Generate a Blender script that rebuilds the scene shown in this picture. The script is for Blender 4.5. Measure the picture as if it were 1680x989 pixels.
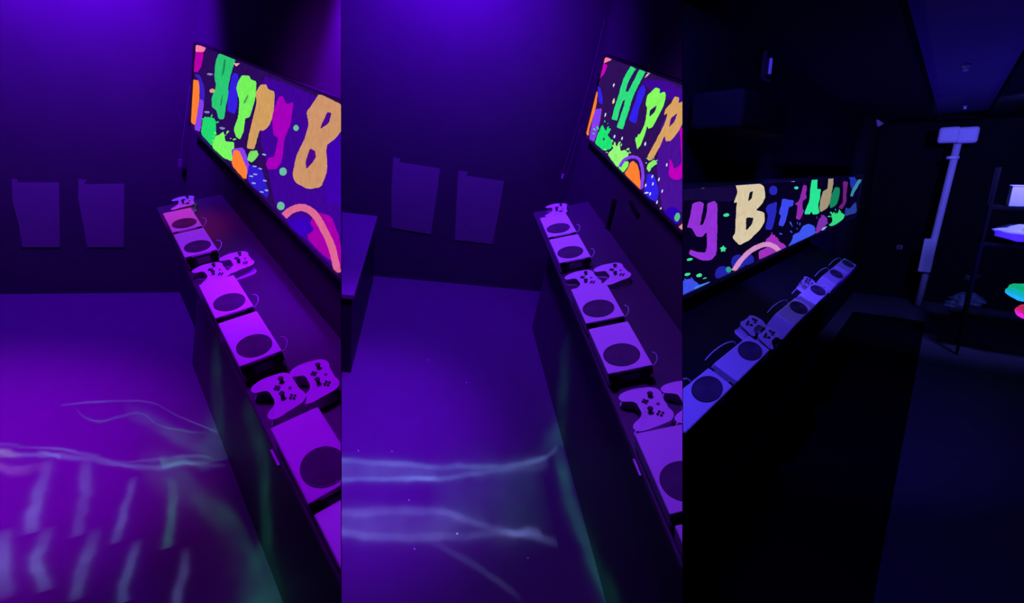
import bpy, bmesh, math, random
import numpy as np
from mathutils import Matrix, Vector
random.seed(7)
for o in list(bpy.data.objects): bpy.data.objects.remove(o)
scene = bpy.context.scene
COL = scene.collection
# ---------------------------------------------------------------- camera and the three bays
F, PX, PY = 800.0, 840.0, 494.0
def _rz(a): c, s = math.cos(a), math.sin(a); return np.array([[c,-s,0],[s,c,0],[0,0,1.]])
def _rx(a): c, s = math.cos(a), math.sin(a); return np.array([[1.,0,0],[0,c,-s],[0,s,c]])
def _ry(a): c, s = math.cos(a), math.sin(a); return np.array([[c,0,s],[0,1.,0],[-s,0,c]])
# each bay: viewing direction and eye point in its own ledge frame, slope of the ledge, size factor
FIT = {1: (-.67606,-.57524, .00424, (-.06031,-.25099, .9978 ), 20.3, 1.0),
       2: (-.01913,-.56987,-.18915, (-.30736,-.21459,1.25151), 19.3, 1.0),
       3: ( .55471,-.54539, .40720, ( .04801,-.26292, .62591),-27.5, 1.5)}
FLOOR = {1: -1.0, 2: -.9, 3: -1.0}      # floor below the ledge's front edge
WALL = {1: .30, 2: .35, 3: -.36}        # plane of the wall that carries the screen
BACK = {1: 3.93, 2: 3.30, 3: 8.5}       # end wall
ALPHA, POSE = {}, {}
for n, (ya, pi_, ro, c, al, sc) in FIT.items():
    ALPHA[n] = math.radians(al); m = _ry(-ALPHA[n])
    POSE[n] = (m @ (_rz(ya) @ _rx(math.pi/2 + pi_) @ _rz(ro)), sc*(m @ np.array(c)))
CAMR = POSE[2][0]; CAMP = POSE[2][1] + np.array([0, 0, .9])
def to_m4(R, t=(0,0,0)):
    M = Matrix.Identity(4)
    for i in range(3):
        for j in range(3): M[i][j] = float(R[i][j])
        M[i][3] = float(t[i])
    return M
ROOM = {n: to_m4(CAMR @ POSE[n][0].T, CAMP - CAMR @ POSE[n][0].T @ POSE[n][1]) for n in (1,2,3)}
LEDGE = {n: ROOM[n] @ to_m4(_ry(-ALPHA[n])) for n in (1,2,3)}
cam_d = bpy.data.cameras.new('camera'); cam = bpy.data.objects.new('camera', cam_d); COL.objects.link(cam)
cam.matrix_world = to_m4(CAMR, CAMP)
cam_d.sensor_fit = 'HORIZONTAL'; cam_d.sensor_width = 36; cam_d.lens = F/1680*36; cam_d.clip_start = .02; cam_d.clip_end = 100
scene.camera = cam
def ray(n, x, y): return POSE[n][0] @ np.array([(x-PX)/F, -(y-PY)/F, -1.])
def cast(n, x, y, ax, v):                     # where a sight line meets a plane of the bay
    d = ray(n, x, y); c = POSE[n][1]; return c + d*((v-c[ax])/d[ax])
def cast_ledge(n, x, y, h):                   # the same on the sloping ledge, in ledge coordinates
    m = _ry(-ALPHA[n]); nr = m @ np.array([0,0,1.]); d = ray(n, x, y); c = POSE[n][1]
    return m.T @ (c + d*((nr*h-c)@nr)/(d@nr))
def at(n, x, y, depth): return POSE[n][1] + ray(n, x, y)*depth
# ---------------------------------------------------------------- world, exposure
w = bpy.data.worlds.new('night'); scene.world = w; w.use_nodes = True
w.node_tree.nodes['Background'].inputs[0].default_value = (.02, 0, .1, 1)
w.node_tree.nodes['Background'].inputs[1].default_value = .012
scene.view_settings.view_transform = 'Standard'; scene.view_settings.look = 'None'
scene.view_settings.exposure = 0; scene.view_settings.gamma = 1; scene.view_settings.use_curve_mapping = False
# ---------------------------------------------------------------- lamps
def lamp(n, kind, pos, color, energy, aim=None, **kw):
    d = bpy.data.lights.new(kind.lower()+'_lamp', kind); d.color = color; d.energy = energy
    for k, v in kw.items(): setattr(d, k, v)
    o = bpy.data.objects.new(kind.lower()+'_lamp', d); COL.objects.link(o)
    p = Vector(pos); R = Matrix.Identity(4)
    if aim is not None: R = (Vector(aim)-p).to_track_quat('-Z', 'Y').to_matrix().to_4x4()
    o.matrix_world = ROOM[n] @ Matrix.Translation(p) @ R
    return o
VIO = (.20, .012, 1.0)
# left bay: violet wash on the end wall, violet-magenta pool on the floor, black light over the ledge, small red lamp at the far end
lamp(1, 'SPOT', (-.42, 3.40, 1.55), (.15, 0, 1), 500, (-.3, 3.93, .7), spot_size=2.4, spot_blend=1, shadow_soft_size=.08)
lamp(1, 'SPOT', (-.80, 2.30, 1.25), (.34, 0, 1), 640, (-.74, 2.3, -1), spot_size=.95, spot_blend=1, shadow_soft_size=.1)
lamp(1, 'SPOT', (-.36, 1.60, 1.38), (.30, 0, 1), 88, (.1, 1.45, 0), spot_size=2.0, spot_blend=.8, shadow_soft_size=.2)
lamp(1, 'SPOT', (-.12, 2.95, .75), (1, 0, .10), 13, (.05, 2.50, .06), spot_size=.6, spot_blend=1, shadow_soft_size=.05)
# middle bay: the same without the red lamp
lamp(2, 'SPOT', (-.70, 2.75, 1.7), (.125, 0, 1), 420, (-.62, 3.3, .7), spot_size=2.4, spot_blend=1, shadow_soft_size=.08)
lamp(2, 'SPOT', (-.98, 1.65, 1.25), (.19, 0, 1), 640, (-1.02, 1.60, -.9), spot_size=.92, spot_blend=1, shadow_soft_size=.1)
lamp(2, 'SPOT', (-.50, 1.60, 1.48), (.22, .025, 1), 100, (.1, 1.45, 0), spot_size=2.0, spot_blend=.8, shadow_soft_size=.2)
# right bay: blue black light over the ledge, unseen floor uplight added to brighten the ceiling channel
lamp(3, 'SPOT', (.05, .95, 1.34), (.075, .035, 1), 72, (-.10, 2.2, .0), spot_size=2.1, spot_blend=.35, shadow_soft_size=.08)
lamp(3, 'SPOT', (.62, 5.0, -.8), (.06, .008, 1), 150, (.47, 5.2, 1.5), spot_size=2.5, spot_blend=.6, shadow_soft_size=.01)
lamp(3, 'SPOT', (1.0, 5.6, 1.36), (.12, .11, 1), 210, (.75, 7.6, 0), spot_size=2.0, spot_blend=.6, shadow_soft_size=.05)  # lamp added to brighten the pole, no fixture behind it
lamp(3, 'SPOT', (1.2, 3.2, 1.36), (.06, .10, 1), 60, (1.7, 6.0, .3), spot_size=.8, spot_blend=.5, shadow_soft_size=.05)
lamp(3, 'SPOT', (.05, 2.5, 1.38), (.075, .035, 1), 105, (-.06, 3.3, .0), spot_size=1.15, spot_blend=.7, shadow_soft_size=.02)  # second ledge lamp added without a fixture, lifts the farther consoles
# ---------------------------------------------------------------- materials
def srgb(r, g, b): return tuple(((c/255)/12.92 if c/255 <= .04045 else ((c/255+.055)/1.055)**2.4) for c in (r, g, b))
def mat(name, color, rough=.6, spec=.3, metal=0, noise=0, scale=20, bump=0, emit=None, es=0):
    m = bpy.data.materials.new(name); m.use_nodes = True; nt = m.node_tree; b = nt.nodes['Principled BSDF']
    b.inputs['Base Color'].default_value = (*color, 1); b.inputs['Roughness'].default_value = rough
    b.inputs['Specular IOR Level'].default_value = spec; b.inputs['Metallic'].default_value = metal
    if emit: b.inputs['Emission Color'].default_value = (*emit, 1); b.inputs['Emission Strength'].default_value = es
    tc = nt.nodes.new('ShaderNodeTexCoord'); nz = nt.nodes.new('ShaderNodeTexNoise')
    nz.inputs['Scale'].default_value = scale; nz.inputs['Detail'].default_value = 5
    nt.links.new(tc.outputs['Object'], nz.inputs['Vector'])
    if noise:
        mr = nt.nodes.new('ShaderNodeMapRange'); mr.inputs['To Min'].default_value = 1-noise; mr.inputs['To Max'].default_value = 1+noise
        mx = nt.nodes.new('ShaderNodeVectorMath'); mx.operation = 'SCALE'; mx.inputs[0].default_value = color
        nt.links.new(nz.outputs['Fac'], mr.inputs['Value']); nt.links.new(mr.outputs[0], mx.inputs['Scale']); nt.links.new(mx.outputs[0], b.inputs['Base Color'])
    if bump:
        bp = nt.nodes.new('ShaderNodeBump'); bp.inputs['Strength'].default_value = bump; bp.inputs['Distance'].default_value = .01
        nt.links.new(nz.outputs['Fac'], bp.inputs['Height']); nt.links.new(bp.outputs[0], b.inputs['Normal'])
    return m
M = dict(
    wall=mat('black_wall_paint', (.055,.05,.06), .8, .15, noise=.15, scale=6, bump=.05),
    sidewall=mat('matte_black_side_wall', (.04,.036,.044), .85, .1, noise=.15, scale=6, bump=.05),
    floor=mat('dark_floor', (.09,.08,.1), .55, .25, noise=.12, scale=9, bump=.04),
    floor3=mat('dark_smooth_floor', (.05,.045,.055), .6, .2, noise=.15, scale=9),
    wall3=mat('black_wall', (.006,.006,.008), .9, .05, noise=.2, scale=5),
    ceil3=mat('pale_ceiling_channel', (.08,.06,.12), .8, .1, noise=.2, scale=3),
    floor_strip=mat('black_floor_strip', (.004,.004,.005), .95, .02, noise=.4, scale=200, bump=.3),
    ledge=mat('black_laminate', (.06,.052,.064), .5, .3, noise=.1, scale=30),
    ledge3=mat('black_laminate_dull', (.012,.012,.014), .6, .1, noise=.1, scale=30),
    white=mat('white_plastic', (.74,.72,.74), .45, .3, noise=.03, scale=40, bump=.02),
    black=mat('black_plastic', (.02,.02,.022), .5, .3, noise=.1, scale=80),
    vent=mat('perforated_black_vent', (.09,.07,.1), .6, .2, noise=.3, scale=300),
    rubber=mat('black_rubber', (.007,.007,.008), .85, .03, noise=.1, scale=60),
    grey=mat('grey_plastic', (.16,.15,.17), .6, .2, noise=.1, scale=60),
    cable=mat('white_cable_jacket', (.75,.75,.75), .5, .3, noise=.05, scale=50),
    paper=mat('pale_paper', (.17,.18,.17), .7, .1, noise=.08, scale=12, bump=.05),
    bench=mat('pale_bench_top', (.11,.1,.12), .6, .2, noise=.08, scale=10),
    dark=mat('dark_housing', (.016,.015,.018), .5, .3, noise=.1, scale=30),
    conduit=mat('white_painted_metal', (.6,.6,.62), .5, .3, noise=.1, scale=30),
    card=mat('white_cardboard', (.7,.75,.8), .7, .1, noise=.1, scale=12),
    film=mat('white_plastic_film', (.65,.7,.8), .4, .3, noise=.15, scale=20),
    part=mat('black_partition_board', (.01,.01,.011), .9, .05, noise=.2, scale=10),
    green=mat('glowing_green_plastic', srgb(20,190,120), .5, .2, noise=.1, scale=20, emit=srgb(15,190,120), es=.8),
    red=mat('glowing_red_plastic', srgb(220,40,80), .5, .2, noise=.1, scale=20, emit=srgb(210,35,75), es=.8),
    led=mat('violet_indicator', srgb(80,60,200), .5, .2, noise=.1, scale=20, emit=srgb(75,60,200), es=.5),
)
def screen_mat():
    m = bpy.data.materials.new('lit_screen_picture'); m.use_nodes = True; nt = m.node_tree
    for nd in list(nt.nodes): nt.nodes.remove(nd)
    out = nt.nodes.new('ShaderNodeOutputMaterial'); em = nt.nodes.new('ShaderNodeEmission'); at_ = nt.nodes.new('ShaderNodeAttribute')
    at_.attribute_name = 'shown'; nz = nt.nodes.new('ShaderNodeTexNoise'); nz.inputs['Scale'].default_value = 35; nz.inputs['Detail'].default_value = 4
    mr = nt.nodes.new('ShaderNodeMapRange'); mr.inputs['To Min'].default_value = .78; mr.inputs['To Max'].default_value = 1.22
    tc = nt.nodes.new('ShaderNodeTexCoord'); nt.links.new(tc.outputs['Object'], nz.inputs['Vector']); nt.links.new(nz.outputs['Fac'], mr.inputs['Value'])
    nt.links.new(at_.outputs['Color'], em.inputs['Color']); nt.links.new(mr.outputs[0], em.inputs['Strength']); nt.links.new(em.outputs[0], out.inputs['Surface'])
    return m
M['screen'] = screen_mat()
# ---------------------------------------------------------------- helpers
BAY = {}                                     # object -> bay number, for trimming at the partitions
def mesh(name, verts, faces, material, smooth=False):
    me = bpy.data.meshes.new(name); me.from_pydata([tuple(map(float, v)) for v in verts], [], faces); me.materials.append(M[material])
    bm = bmesh.new(); bm.from_mesh(me); bmesh.ops.recalc_face_normals(bm, faces=bm.faces); bm.to_mesh(me); bm.free()
    if smooth:
        for p in me.polygons: p.use_smooth = True
    return me
def obj(name, me, bay, parent=None, M4=None):
    o = bpy.data.objects.new(name, me); COL.objects.link(o); BAY[o.name] = bay
    if parent is not None: o.parent = parent
    if M4 is not None: o.matrix_local = M4
    return o
def tag(o, label=None, cat=None, group=None, kind=None):
    for k, v in (('label',label),('category',cat),('group',group),('kind',kind)):
        if v: o[k] = v
    return o
def root(name, bay, M4, label, cat, group=None):
    o = bpy.data.objects.new(name, None); COL.objects.link(o); o.matrix_world = M4; o.empty_display_size = .05; BAY[o.name] = bay
    return tag(o, label, cat, group)
def box(x0, x1, y0, y1, z0, z1, material, bev=0, seg=2, name='box'):
    bm = bmesh.new(); bmesh.ops.create_cube(bm, size=1)
    for v in bm.verts: v.co = Vector(((x0+x1)/2+v.co.x*(x1-x0), (y0+y1)/2+v.co.y*(y1-y0), (z0+z1)/2+v.co.z*(z1-z0)))
    if bev: bmesh.ops.bevel(bm, geom=list(bm.edges), offset=bev, segments=seg, affect='EDGES', profile=.5)
    me = bpy.data.meshes.new(name); bm.to_mesh(me); bm.free(); me.materials.append(M[material])
    if bev:
        for p in me.polygons: p.use_smooth = len(p.vertices) != 4 or p.area < 20*bev*max(x1-x0, y1-y0, z1-z0)*.02
    return me
def lathe(profile, material, n=32, sx=1, sy=1, name='lathe'):
    vs, fs = [], []
    for r, z in profile:
        for k in range(n): a = 2*math.pi*k/n; vs.append((r*sx*math.cos(a), r*sy*math.sin(a), z))
    for i in range(len(profile)-1):
        for k in range(n): fs.append((i*n+k, i*n+(k+1)%n, (i+1)*n+(k+1)%n, (i+1)*n+k))
    fs.append(tuple(range(n))[::-1]); b = (len(profile)-1)*n; fs.append(tuple(range(b, b+n)))
    return mesh(name, vs, fs, material)
def tube(pts, r, material, n=6, name='tube'):
    pts = [Vector(p) for p in pts]; vs, fs = [], []; ref = Vector((.31,.17,.93))
    for i, p in enumerate(pts):
        t = (pts[min(i+1, len(pts)-1)]-pts[max(i-1, 0)]).normalized(); a = t.cross(ref).normalized(); b = t.cross(a)
        for k in range(n): q = 2*math.pi*k/n; vs.append(p+(a*math.cos(q)+b*math.sin(q))*r)
    for i in range(len(pts)-1):
        for k in range(n): fs.append((i*n+k, i*n+(k+1)%n, (i+1)*n+(k+1)%n, (i+1)*n+k))
    fs += [tuple(range(n))[::-1], tuple(range((len(pts)-1)*n, len(pts)*n))]
    return mesh(name, vs, fs, material, True)
def spline(P, k=6, closed=False):
    P = [np.array(p, float) for p in P]; n = len(P); out = []
    for i in range(n if closed else n-1):
        g = (lambda j: P[j % n]) if closed else (lambda j: P[max(0, min(n-1, j))])
        a, b, c, d = g(i-1), g(i), g(i+1), g(i+2)
        for s in range(k):
            t = s/k; out.append(.5*((2*b)+(c-a)*t+(2*a-5*b+4*c-d)*t*t+(3*b-a-3*c+d)*t**3))
    if not closed: out.append(P[-1])
    return out
def plate(bay, corners, normal, thick, material, name):      # a flat sheet with thickness, corners in bay coordinates
    c = [np.array(p) for p in corners]; nn = np.array(normal, float)*thick; k = len(c)
    fs = [tuple(range(k)), tuple(range(k, 2*k))[::-1]]+[(i, (i+1) % k, k+(i+1) % k, k+i) for i in range(k)]
    return mesh(name, c+[p+nn for p in c], fs, material)
# ---------------------------------------------------------------- the setting of each bay
def shell(n, name, x0, x1, y0, y1, z0, z1, m, label=None):
    o = obj(name, box(x0, x1, y0, y1, z0, z1, m, name=name), n, None, ROOM[n]); tag(o, label, None, None, 'structure'); return o
SIDE = {1: 'in the left view', 2: 'in the middle view', 3: 'in the right view'}
for n in (1, 2):
    f, W, B = FLOOR[n], WALL[n], BACK[n]
    shell(n, 'floor', -2.6, W+.1, -.3, B+.1, f-.1, f, 'floor', 'dark floor under violet light '+SIDE[n])
    shell(n, 'wall_back', -2.6, W+.1, B, B+.1, f, 2.0, 'wall', 'black end wall washed by violet light '+SIDE[n])
    shell(n, 'wall_right', W, W+.1, -.3, B, f, 2.0, 'sidewall', 'black wall that carries the screen '+SIDE[n])
    shell(n, 'ceiling', -2.6, W+.1, -.3, B+.1, 2.0, 2.1, 'sidewall', 'black ceiling above the frame '+SIDE[n])
f, W, B = FLOOR[3], WALL[3], BACK[3]
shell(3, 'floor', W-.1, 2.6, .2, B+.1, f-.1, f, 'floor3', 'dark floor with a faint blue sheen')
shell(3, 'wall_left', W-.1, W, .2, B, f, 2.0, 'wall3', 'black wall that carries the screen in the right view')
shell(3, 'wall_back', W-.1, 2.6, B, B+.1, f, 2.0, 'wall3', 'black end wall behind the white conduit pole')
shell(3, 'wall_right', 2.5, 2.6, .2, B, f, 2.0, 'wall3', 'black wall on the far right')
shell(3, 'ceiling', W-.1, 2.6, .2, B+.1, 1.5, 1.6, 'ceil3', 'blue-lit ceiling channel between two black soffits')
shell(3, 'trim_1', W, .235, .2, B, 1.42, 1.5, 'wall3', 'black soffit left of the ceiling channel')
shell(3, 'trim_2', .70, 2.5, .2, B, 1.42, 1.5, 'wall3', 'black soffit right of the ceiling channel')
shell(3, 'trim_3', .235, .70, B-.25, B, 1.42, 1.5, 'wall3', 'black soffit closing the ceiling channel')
o = obj('dark_floor_strip', box(-.2, .53, .2, 7.2, f, f+.012, 'floor_strip', .004, name='dark_floor_strip'), 3, None, ROOM[3])  # thin black strip over the darker side of the floor
tag(o, 'thin black strip lying on the floor in front of the ledge in the right view', 'floor_strip')
# ---------------------------------------------------------------- added partitions that stop light crossing between the bays
DEPTH = {1: (1.05, 7.5), 2: (1.05, 10.5)}
for k, x in ((1, 560), (2, 1120)):
    t = .0007; u = (x-PX)/F; vs = []
    for d in DEPTH[k]:
        for sgn in (-1, 1):
            for v in (1.1, -1.0): vs.append((u*d+sgn*t, v*d*(1 if d > 1 else 1), -d))
    fs = [(0,1,3,2), (4,6,7,5), (0,4,5,1), (2,3,7,6), (0,2,6,4), (1,5,7,3)]
    o = obj('added_partition_%s' % ('left' if k == 1 else 'right'), mesh('added_partition', vs, fs, 'part'), 0, None, to_m4(CAMR, CAMP))
    tag(o, 'thin black partition board added to keep light apart between the %s views' % ('left and middle' if k == 1 else 'middle and right'), None, None, 'structure')
# ---------------------------------------------------------------- sloping ledges
XB = {1: .205, 2: .165, 3: -.27}
for n in (1, 2, 3):
    s = 1 if n < 3 else -1; a = abs(ALPHA[n]); D = abs(WALL[n])/math.cos(a)
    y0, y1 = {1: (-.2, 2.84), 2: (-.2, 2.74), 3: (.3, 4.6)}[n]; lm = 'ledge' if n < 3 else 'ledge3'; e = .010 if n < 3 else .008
    r = root('display_ledge', n, LEDGE[n], 'sloping black wall ledge holding the consoles '+SIDE[n], 'ledge')
    xa, xb = sorted((-s*e, s*(D-.012)))
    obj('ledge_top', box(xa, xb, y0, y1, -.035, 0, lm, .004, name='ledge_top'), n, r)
    inv = to_m4(_ry(ALPHA[n]))
    xa, xb = sorted((XB[n], WALL[n]-s*.001))
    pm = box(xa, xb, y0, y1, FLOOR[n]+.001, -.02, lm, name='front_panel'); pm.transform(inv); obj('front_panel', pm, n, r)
    if n < 3:                                 # pale strip stuck on the front edge
        for (p, q) in {1: [((449,737),(462,763))], 2: [((1041,753),(1052,781))]}[n]:
            A = cast_ledge(n, *p, -.017); Bq = cast_ledge(n, *q, -.017)
            ya, yb = sorted((A[1], Bq[1])); st = box(-e-.007, -e, ya, yb, -.022, -.012, 'cable', .001, 1, name='label_strip')
            tag(obj('label_strip', st, n, r), 'white strip on the ledge edge')
# ---------------------------------------------------------------- consoles
CW = {1: (.1218,.275,.065), 2: (.1614,.275,.065), 3: (.100,.4125,.0975)}
VENT = {1: (.0623,.0765,.050,.062), 2: (.0757,.085,.066,.064), 3: (.0497,.131,.043,.098)}
YS = {1: [2.2605,1.9559,1.4040,1.0909,.5176,.2130], 2: [2.2081,1.9014,1.3662,1.0518,.4993,.1950], 3: [.8586,1.3232,2.1595,2.6635,3.2952,3.80]}
NAMES12 = ['farthest on the ledge, nearest the end wall', 'second from the end wall, before the far controllers', 'third from the end wall, behind the far controllers',
           'fourth from the end wall, before the near controllers', 'large and near, cut by the right edge', 'nearest, only a corner at the bottom edge']
NAMES3 = ['nearest, cut by the left edge', 'second nearest, cable curled on the wall side', 'third, just behind the near controllers', 'fourth from the front, before the far controllers',
          'fifth from the front, behind the far controllers', 'farthest at the end of the row']
def console_parts(n):
    w_, L, h = CW[n]; vx, vy, rx, ry = VENT[n]; q = h/.065; P = []
    P.append(('body', box(0, w_, 0, L, .004*q, h, 'white', .004*q, 3, 'body'), None))
    if n < 3: near, vyy = 0, vy
    else: near, vyy = L, L-vy
    ring = lathe([(1.0, h-.002), (1.0, h+.0012*q), (.955, h+.0012*q), (.955, h-.0005)], 'black', 40, rx, ry, 'vent_rim'); ring.transform(Matrix.Translation((vx, vyy, 0)))
    prof = [(.96, h-.001)]; k = 9
    for i in range(k): r1 = .95*(1-i/k); prof += [(r1, h+.0010*q), (r1-.05, h+.0010*q), (r1-.055, h+.0002), (max(r1-.105, .004), h+.0002)]
    grille = lathe(prof, 'vent', 40, rx, ry, 'vent_grille'); grille.transform(Matrix.Translation((vx, vyy, 0)))
    P.append(('vent_grille', grille, None)); P.append(('vent_rim', ring, 'vent_grille'))
    # end face with ports (towards the viewer in the first two bays, away in the third)
    e0 = -.0015*q if n < 3 else L-.002; e1 = .002 if n < 3 else L+.0015*q
    P.append(('port_panel', box(w_*.06, w_*.94, e0, e1, h*.12, h*.86, 'black', .001, 1, 'port_panel'), None))
    P.append(('port_plate', box(w_*.30, w_*.70, e0-(.001*q if n < 3 else 0), e1+(0 if n < 3 else .001*q), h*.3, h*.7, 'grey', .0005, 1, 'port_plate'), 'port_panel'))
    g0, g1 = ((-.013*q, -.001) if n < 3 else (L+.001, L+.013*q))
    for fx in (.02, .80): P.append(('rubber_foot', box(w_*fx, w_*(fx+.18), g0, g1, h*.55, h*.96, 'rubber', .002, 1, 'rubber_foot'), None))
    for fx in (.1, .9):
        for fy in (.12, .88): P.append(('foot_pad', box(w_*fx-.008, w_*fx+.008, L*fy-.01, L*fy+.01, 0, .005*q, 'rubber', name='foot_pad'), None))
    # thin cable curling out on the wall side
    yb = .035 if n < 3 else L*.48
    if n < 3: pts = [(w_-.002, .002, h*.85), (w_+.010, .006, h*.95), (w_+.021, .016, h*1.08), (w_+.025, .030, h*1.2), (w_+.020, .040, h*1.28), (w_+.012, .043, h*1.3)]
    else: pts = [(w_-.002, L*.62, h*.95), (w_+.012, L*.52, h*1.2), (w_+.026, L*.36, h*1.2), (w_+.034, L*.20, h*1.0), (w_+.034, L*.08, h*.7)]
    P.append(('cable', tube(spline(pts, 5), .0017*q, 'cable', 6, 'cable'), None))
    return P
CL = {1: 'left view: white console, ', 2: 'middle view: white console, ', 3: 'right view: white console, '}
KL = {k: v.replace('console', 'controller') for k, v in CL.items()}
for n in (1, 2, 3):
    P = console_parts(n)
    for i, y in enumerate(YS[n]):
        nm = (NAMES12 if n < 3 else NAMES3)[i]
        M4 = LEDGE[n] @ Matrix.Translation((0, y, 0))
        r = root('game_console', n, M4, CL[n]+nm, 'game console', 'white consoles along the ledges')
        made = {}
        for nme, me, par in P:
            md = me
            if n == 3: md = me.copy(); md.transform(Matrix.Scale(-1, 4, (1,0,0))); md.flip_normals()
            made[nme] = obj(nme, md, n, made[par] if par else r)
# ---------------------------------------------------------------- controllers
HALF = [(0,.046),(.028,.046),(.046,.051),(.060,.047),(.070,.034),(.074,.014),(.078,-.012),(.080,-.040),(.077,-.060),(.069,-.068),(.060,-.060),(.050,-.040),(.036,-.026),(.018,-.021),(0,-.021)]
def controller_parts(sx, sy, sz):
    half = HALF[1:-1]; pts = [HALF[0]]+half+[HALF[-1]]+[(-x, y) for x, y in reversed(half)]
    out = [np.array(p) for p in spline(pts, 3, True)]; k = len(out)
    nrm = []
    for i in range(k): t = out[(i+1) % k]-out[i-1]; t /= np.linalg.norm(t); nrm.append(np.array([-t[1], t[0]]))
    vs, fs = [], []; lay = [(-.010,0),(-.003,.006),(0,.016),(0,.026),(-.003,.034),(-.008,.039),(-.0125,.041)]
    for off, z in lay:
        for p, q in zip(out, nrm):
            c = p-q*off*-1*-1 if False else p+q*off*-1; drop = max(0, -p[1]-.02)*.16
            vs.append((c[0]*sx, c[1]*sy, (z-drop*(z/.041))*sz))
    for i in range(len(lay)-1):
        for j in range(k): fs.append((i*k+j, i*k+(j+1) % k, (i+1)*k+(j+1) % k, (i+1)*k+j))
    fs += [tuple(range(k))[::-1], tuple(range((len(lay)-1)*k, len(lay)*k))]
    P = [('shell', mesh('shell', vs, fs, 'white'), None)]
    def add(nme, me, x, y, z, par=None): me.transform(Matrix.Translation((x*sx, y*sy, z*sz))); P.append((nme, me, par))
    st = [(.6,0),(.62,.004),(.45,.006),(.45,.009),(.95,.0105),(1,.0125),(.9,.014),(.3,.013)]
    for (x, y) in ((-.043,.022), (.022,-.004)):
        add('thumbstick', lathe([(r*.0098, z*sz) for r, z in st], 'black', 16, sx, sy, 'thumbstick'), x, y, .040)
    d = [(-.004,-.0115),(.004,-.0115),(.004,-.004),(.0115,-.004),(.0115,.004),(.004,.004),(.004,.0115),(-.004,.0115),(-.004,.004),(-.0115,.004),(-.0115,-.004),(-.004,-.004)]
    vs = [(x*sx, y*sy, 0) for x, y in d]+[(x*sx, y*sy, .004*sz) for x, y in d]
    add('direction_pad', mesh('direction_pad', vs, [tuple(range(12))[::-1], tuple(range(12,24))]+[(i,(i+1)%12,12+(i+1)%12,12+i) for i in range(12)], 'black'), -.022, -.004, .040)
    for (x, y) in ((.043,.031),(.043,.013),(.034,.022),(.052,.022)):
        add('button', lathe([(.0042,0),(.0042,.003*sz),(.003,.0042*sz)], 'black', 12, sx, sy, 'button'), x, y, .0402)
    add('guide_button', lathe([(.0055,0),(.0055,.0015*sz),(.0045,.0022*sz)], 'grey', 14, sx, sy, 'guide_button'), 0, .033, .0402)
    for s in (-1, 1): add('bumper', box(-.018*sx, .018*sx, -.004*sy, .004*sy, 0, .010*sz, 'grey', .0018, 2, 'bumper'), s*.042, .049, .024)
    return P
CTRL = {1: [(.066,.938,3,'inner of the two near controllers'), (.166,.934,-4,'outer of the two near controllers, by the screen wall'), (.172,1.845,0,'outer of the two far controllers, by the screen wall'), (.068,1.805,4,'inner of the two far controllers, half behind a console'), (.115,2.72,-10,'lone controller behind the farthest console')],
        2: [(.088,.892,2,'inner of the two near controllers'), (.228,.885,-3,'outer of the two near controllers, cut by the edge'), (.234,1.752,6,'outer of the two far controllers, by the screen wall'), (.088,1.738,8,'inner of the two far controllers, half behind a console'), (.135,2.62,-12,'lone controller behind the farthest console')],
        3: [(-.140,2.00,0,'near controller on the wall side'), (-.048,1.995,0,'near controller on the front edge of the ledge'), (-.135,3.19,5,'far controller on the wall side'), (-.045,3.19,0,'far controller on the front edge of the ledge')]}
CS = {1: (.97,.76,1), 2: (.97,.97,1), 3: (1.25,.6,1.2)}
for n in (1, 2, 3):
    P = controller_parts(*CS[n])
    for (s_, y, a, nm) in CTRL[n]:
        M4 = LEDGE[n] @ Matrix.Translation((s_, y, 0)) @ Matrix.Rotation(math.radians((-90 if n < 3 else 90)+a), 4, 'Z')
        r = root('game_controller', n, M4, KL[n]+nm, 'controller', 'white controllers between the consoles')
        for nme, me, par in P: obj(nme, me, n, r)
# ---------------------------------------------------------------- screens
def rough(poly, amp):
    out = []
    for i, p in enumerate(poly):
        q = poly[(i+1) % len(poly)]; d = math.hypot(q[0]-p[0], q[1]-p[1]); k = max(1, int(d/3.0))
        for j in range(k): t = j/k; out.append((p[0]+(q[0]-p[0])*t+random.uniform(-amp, amp), p[1]+(q[1]-p[1])*t+random.uniform(-amp, amp)))
    return out
def chaikin(poly, it=2):
    for _ in range(it):
        o_ = []
        for i, p in enumerate(poly):
            q = poly[(i+1) % len(poly)]; o_ += [(p[0]*.87+q[0]*.13, p[1]*.87+q[1]*.13), (p[0]*.13+q[0]*.87, p[1]*.13+q[1]*.87)]
        poly = o_
    return poly
def zoomf(ox, oy, s): return lambda *pts: [(ox+x/s, oy+y/s) for x, y in pts]
def ribbon(pts, w):
    c = spline(pts, 5); L_, R_ = [], []
    for i, p in enumerate(c):
        t = c[min(i+1, len(c)-1)]-c[max(i-1, 0)]; t = t/np.linalg.norm(t); nn = np.array([-t[1], t[0]])*w/2
        L_.append(tuple(p+nn)); R_.append(tuple(p-nn))
    return L_+R_[::-1]
def ell(x, y, rx, ry, a=0, k=12):
    a = math.radians(a); return [(x+rx*math.cos(2*math.pi*i/k)*math.cos(a)-ry*math.sin(2*math.pi*i/k)*math.sin(a), y+rx*math.cos(2*math.pi*i/k)*math.sin(a)+ry*math.sin(2*math.pi*i/k)*math.cos(a)) for i in range(k)]
PIC = {}
a = zoomf(950, 80, 6.182); b = zoomf(960, 220, 5.494)
GREEN=(45,222,128); LIME=(132,250,95); TAN=(216,162,98); MAG=(200,5,195); ORG=(255,128,52); VLT=(135,62,240); BLU=(50,32,236); PINK=(255,125,165); WHT=(215,225,245); BG2=(46,16,88)
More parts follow.
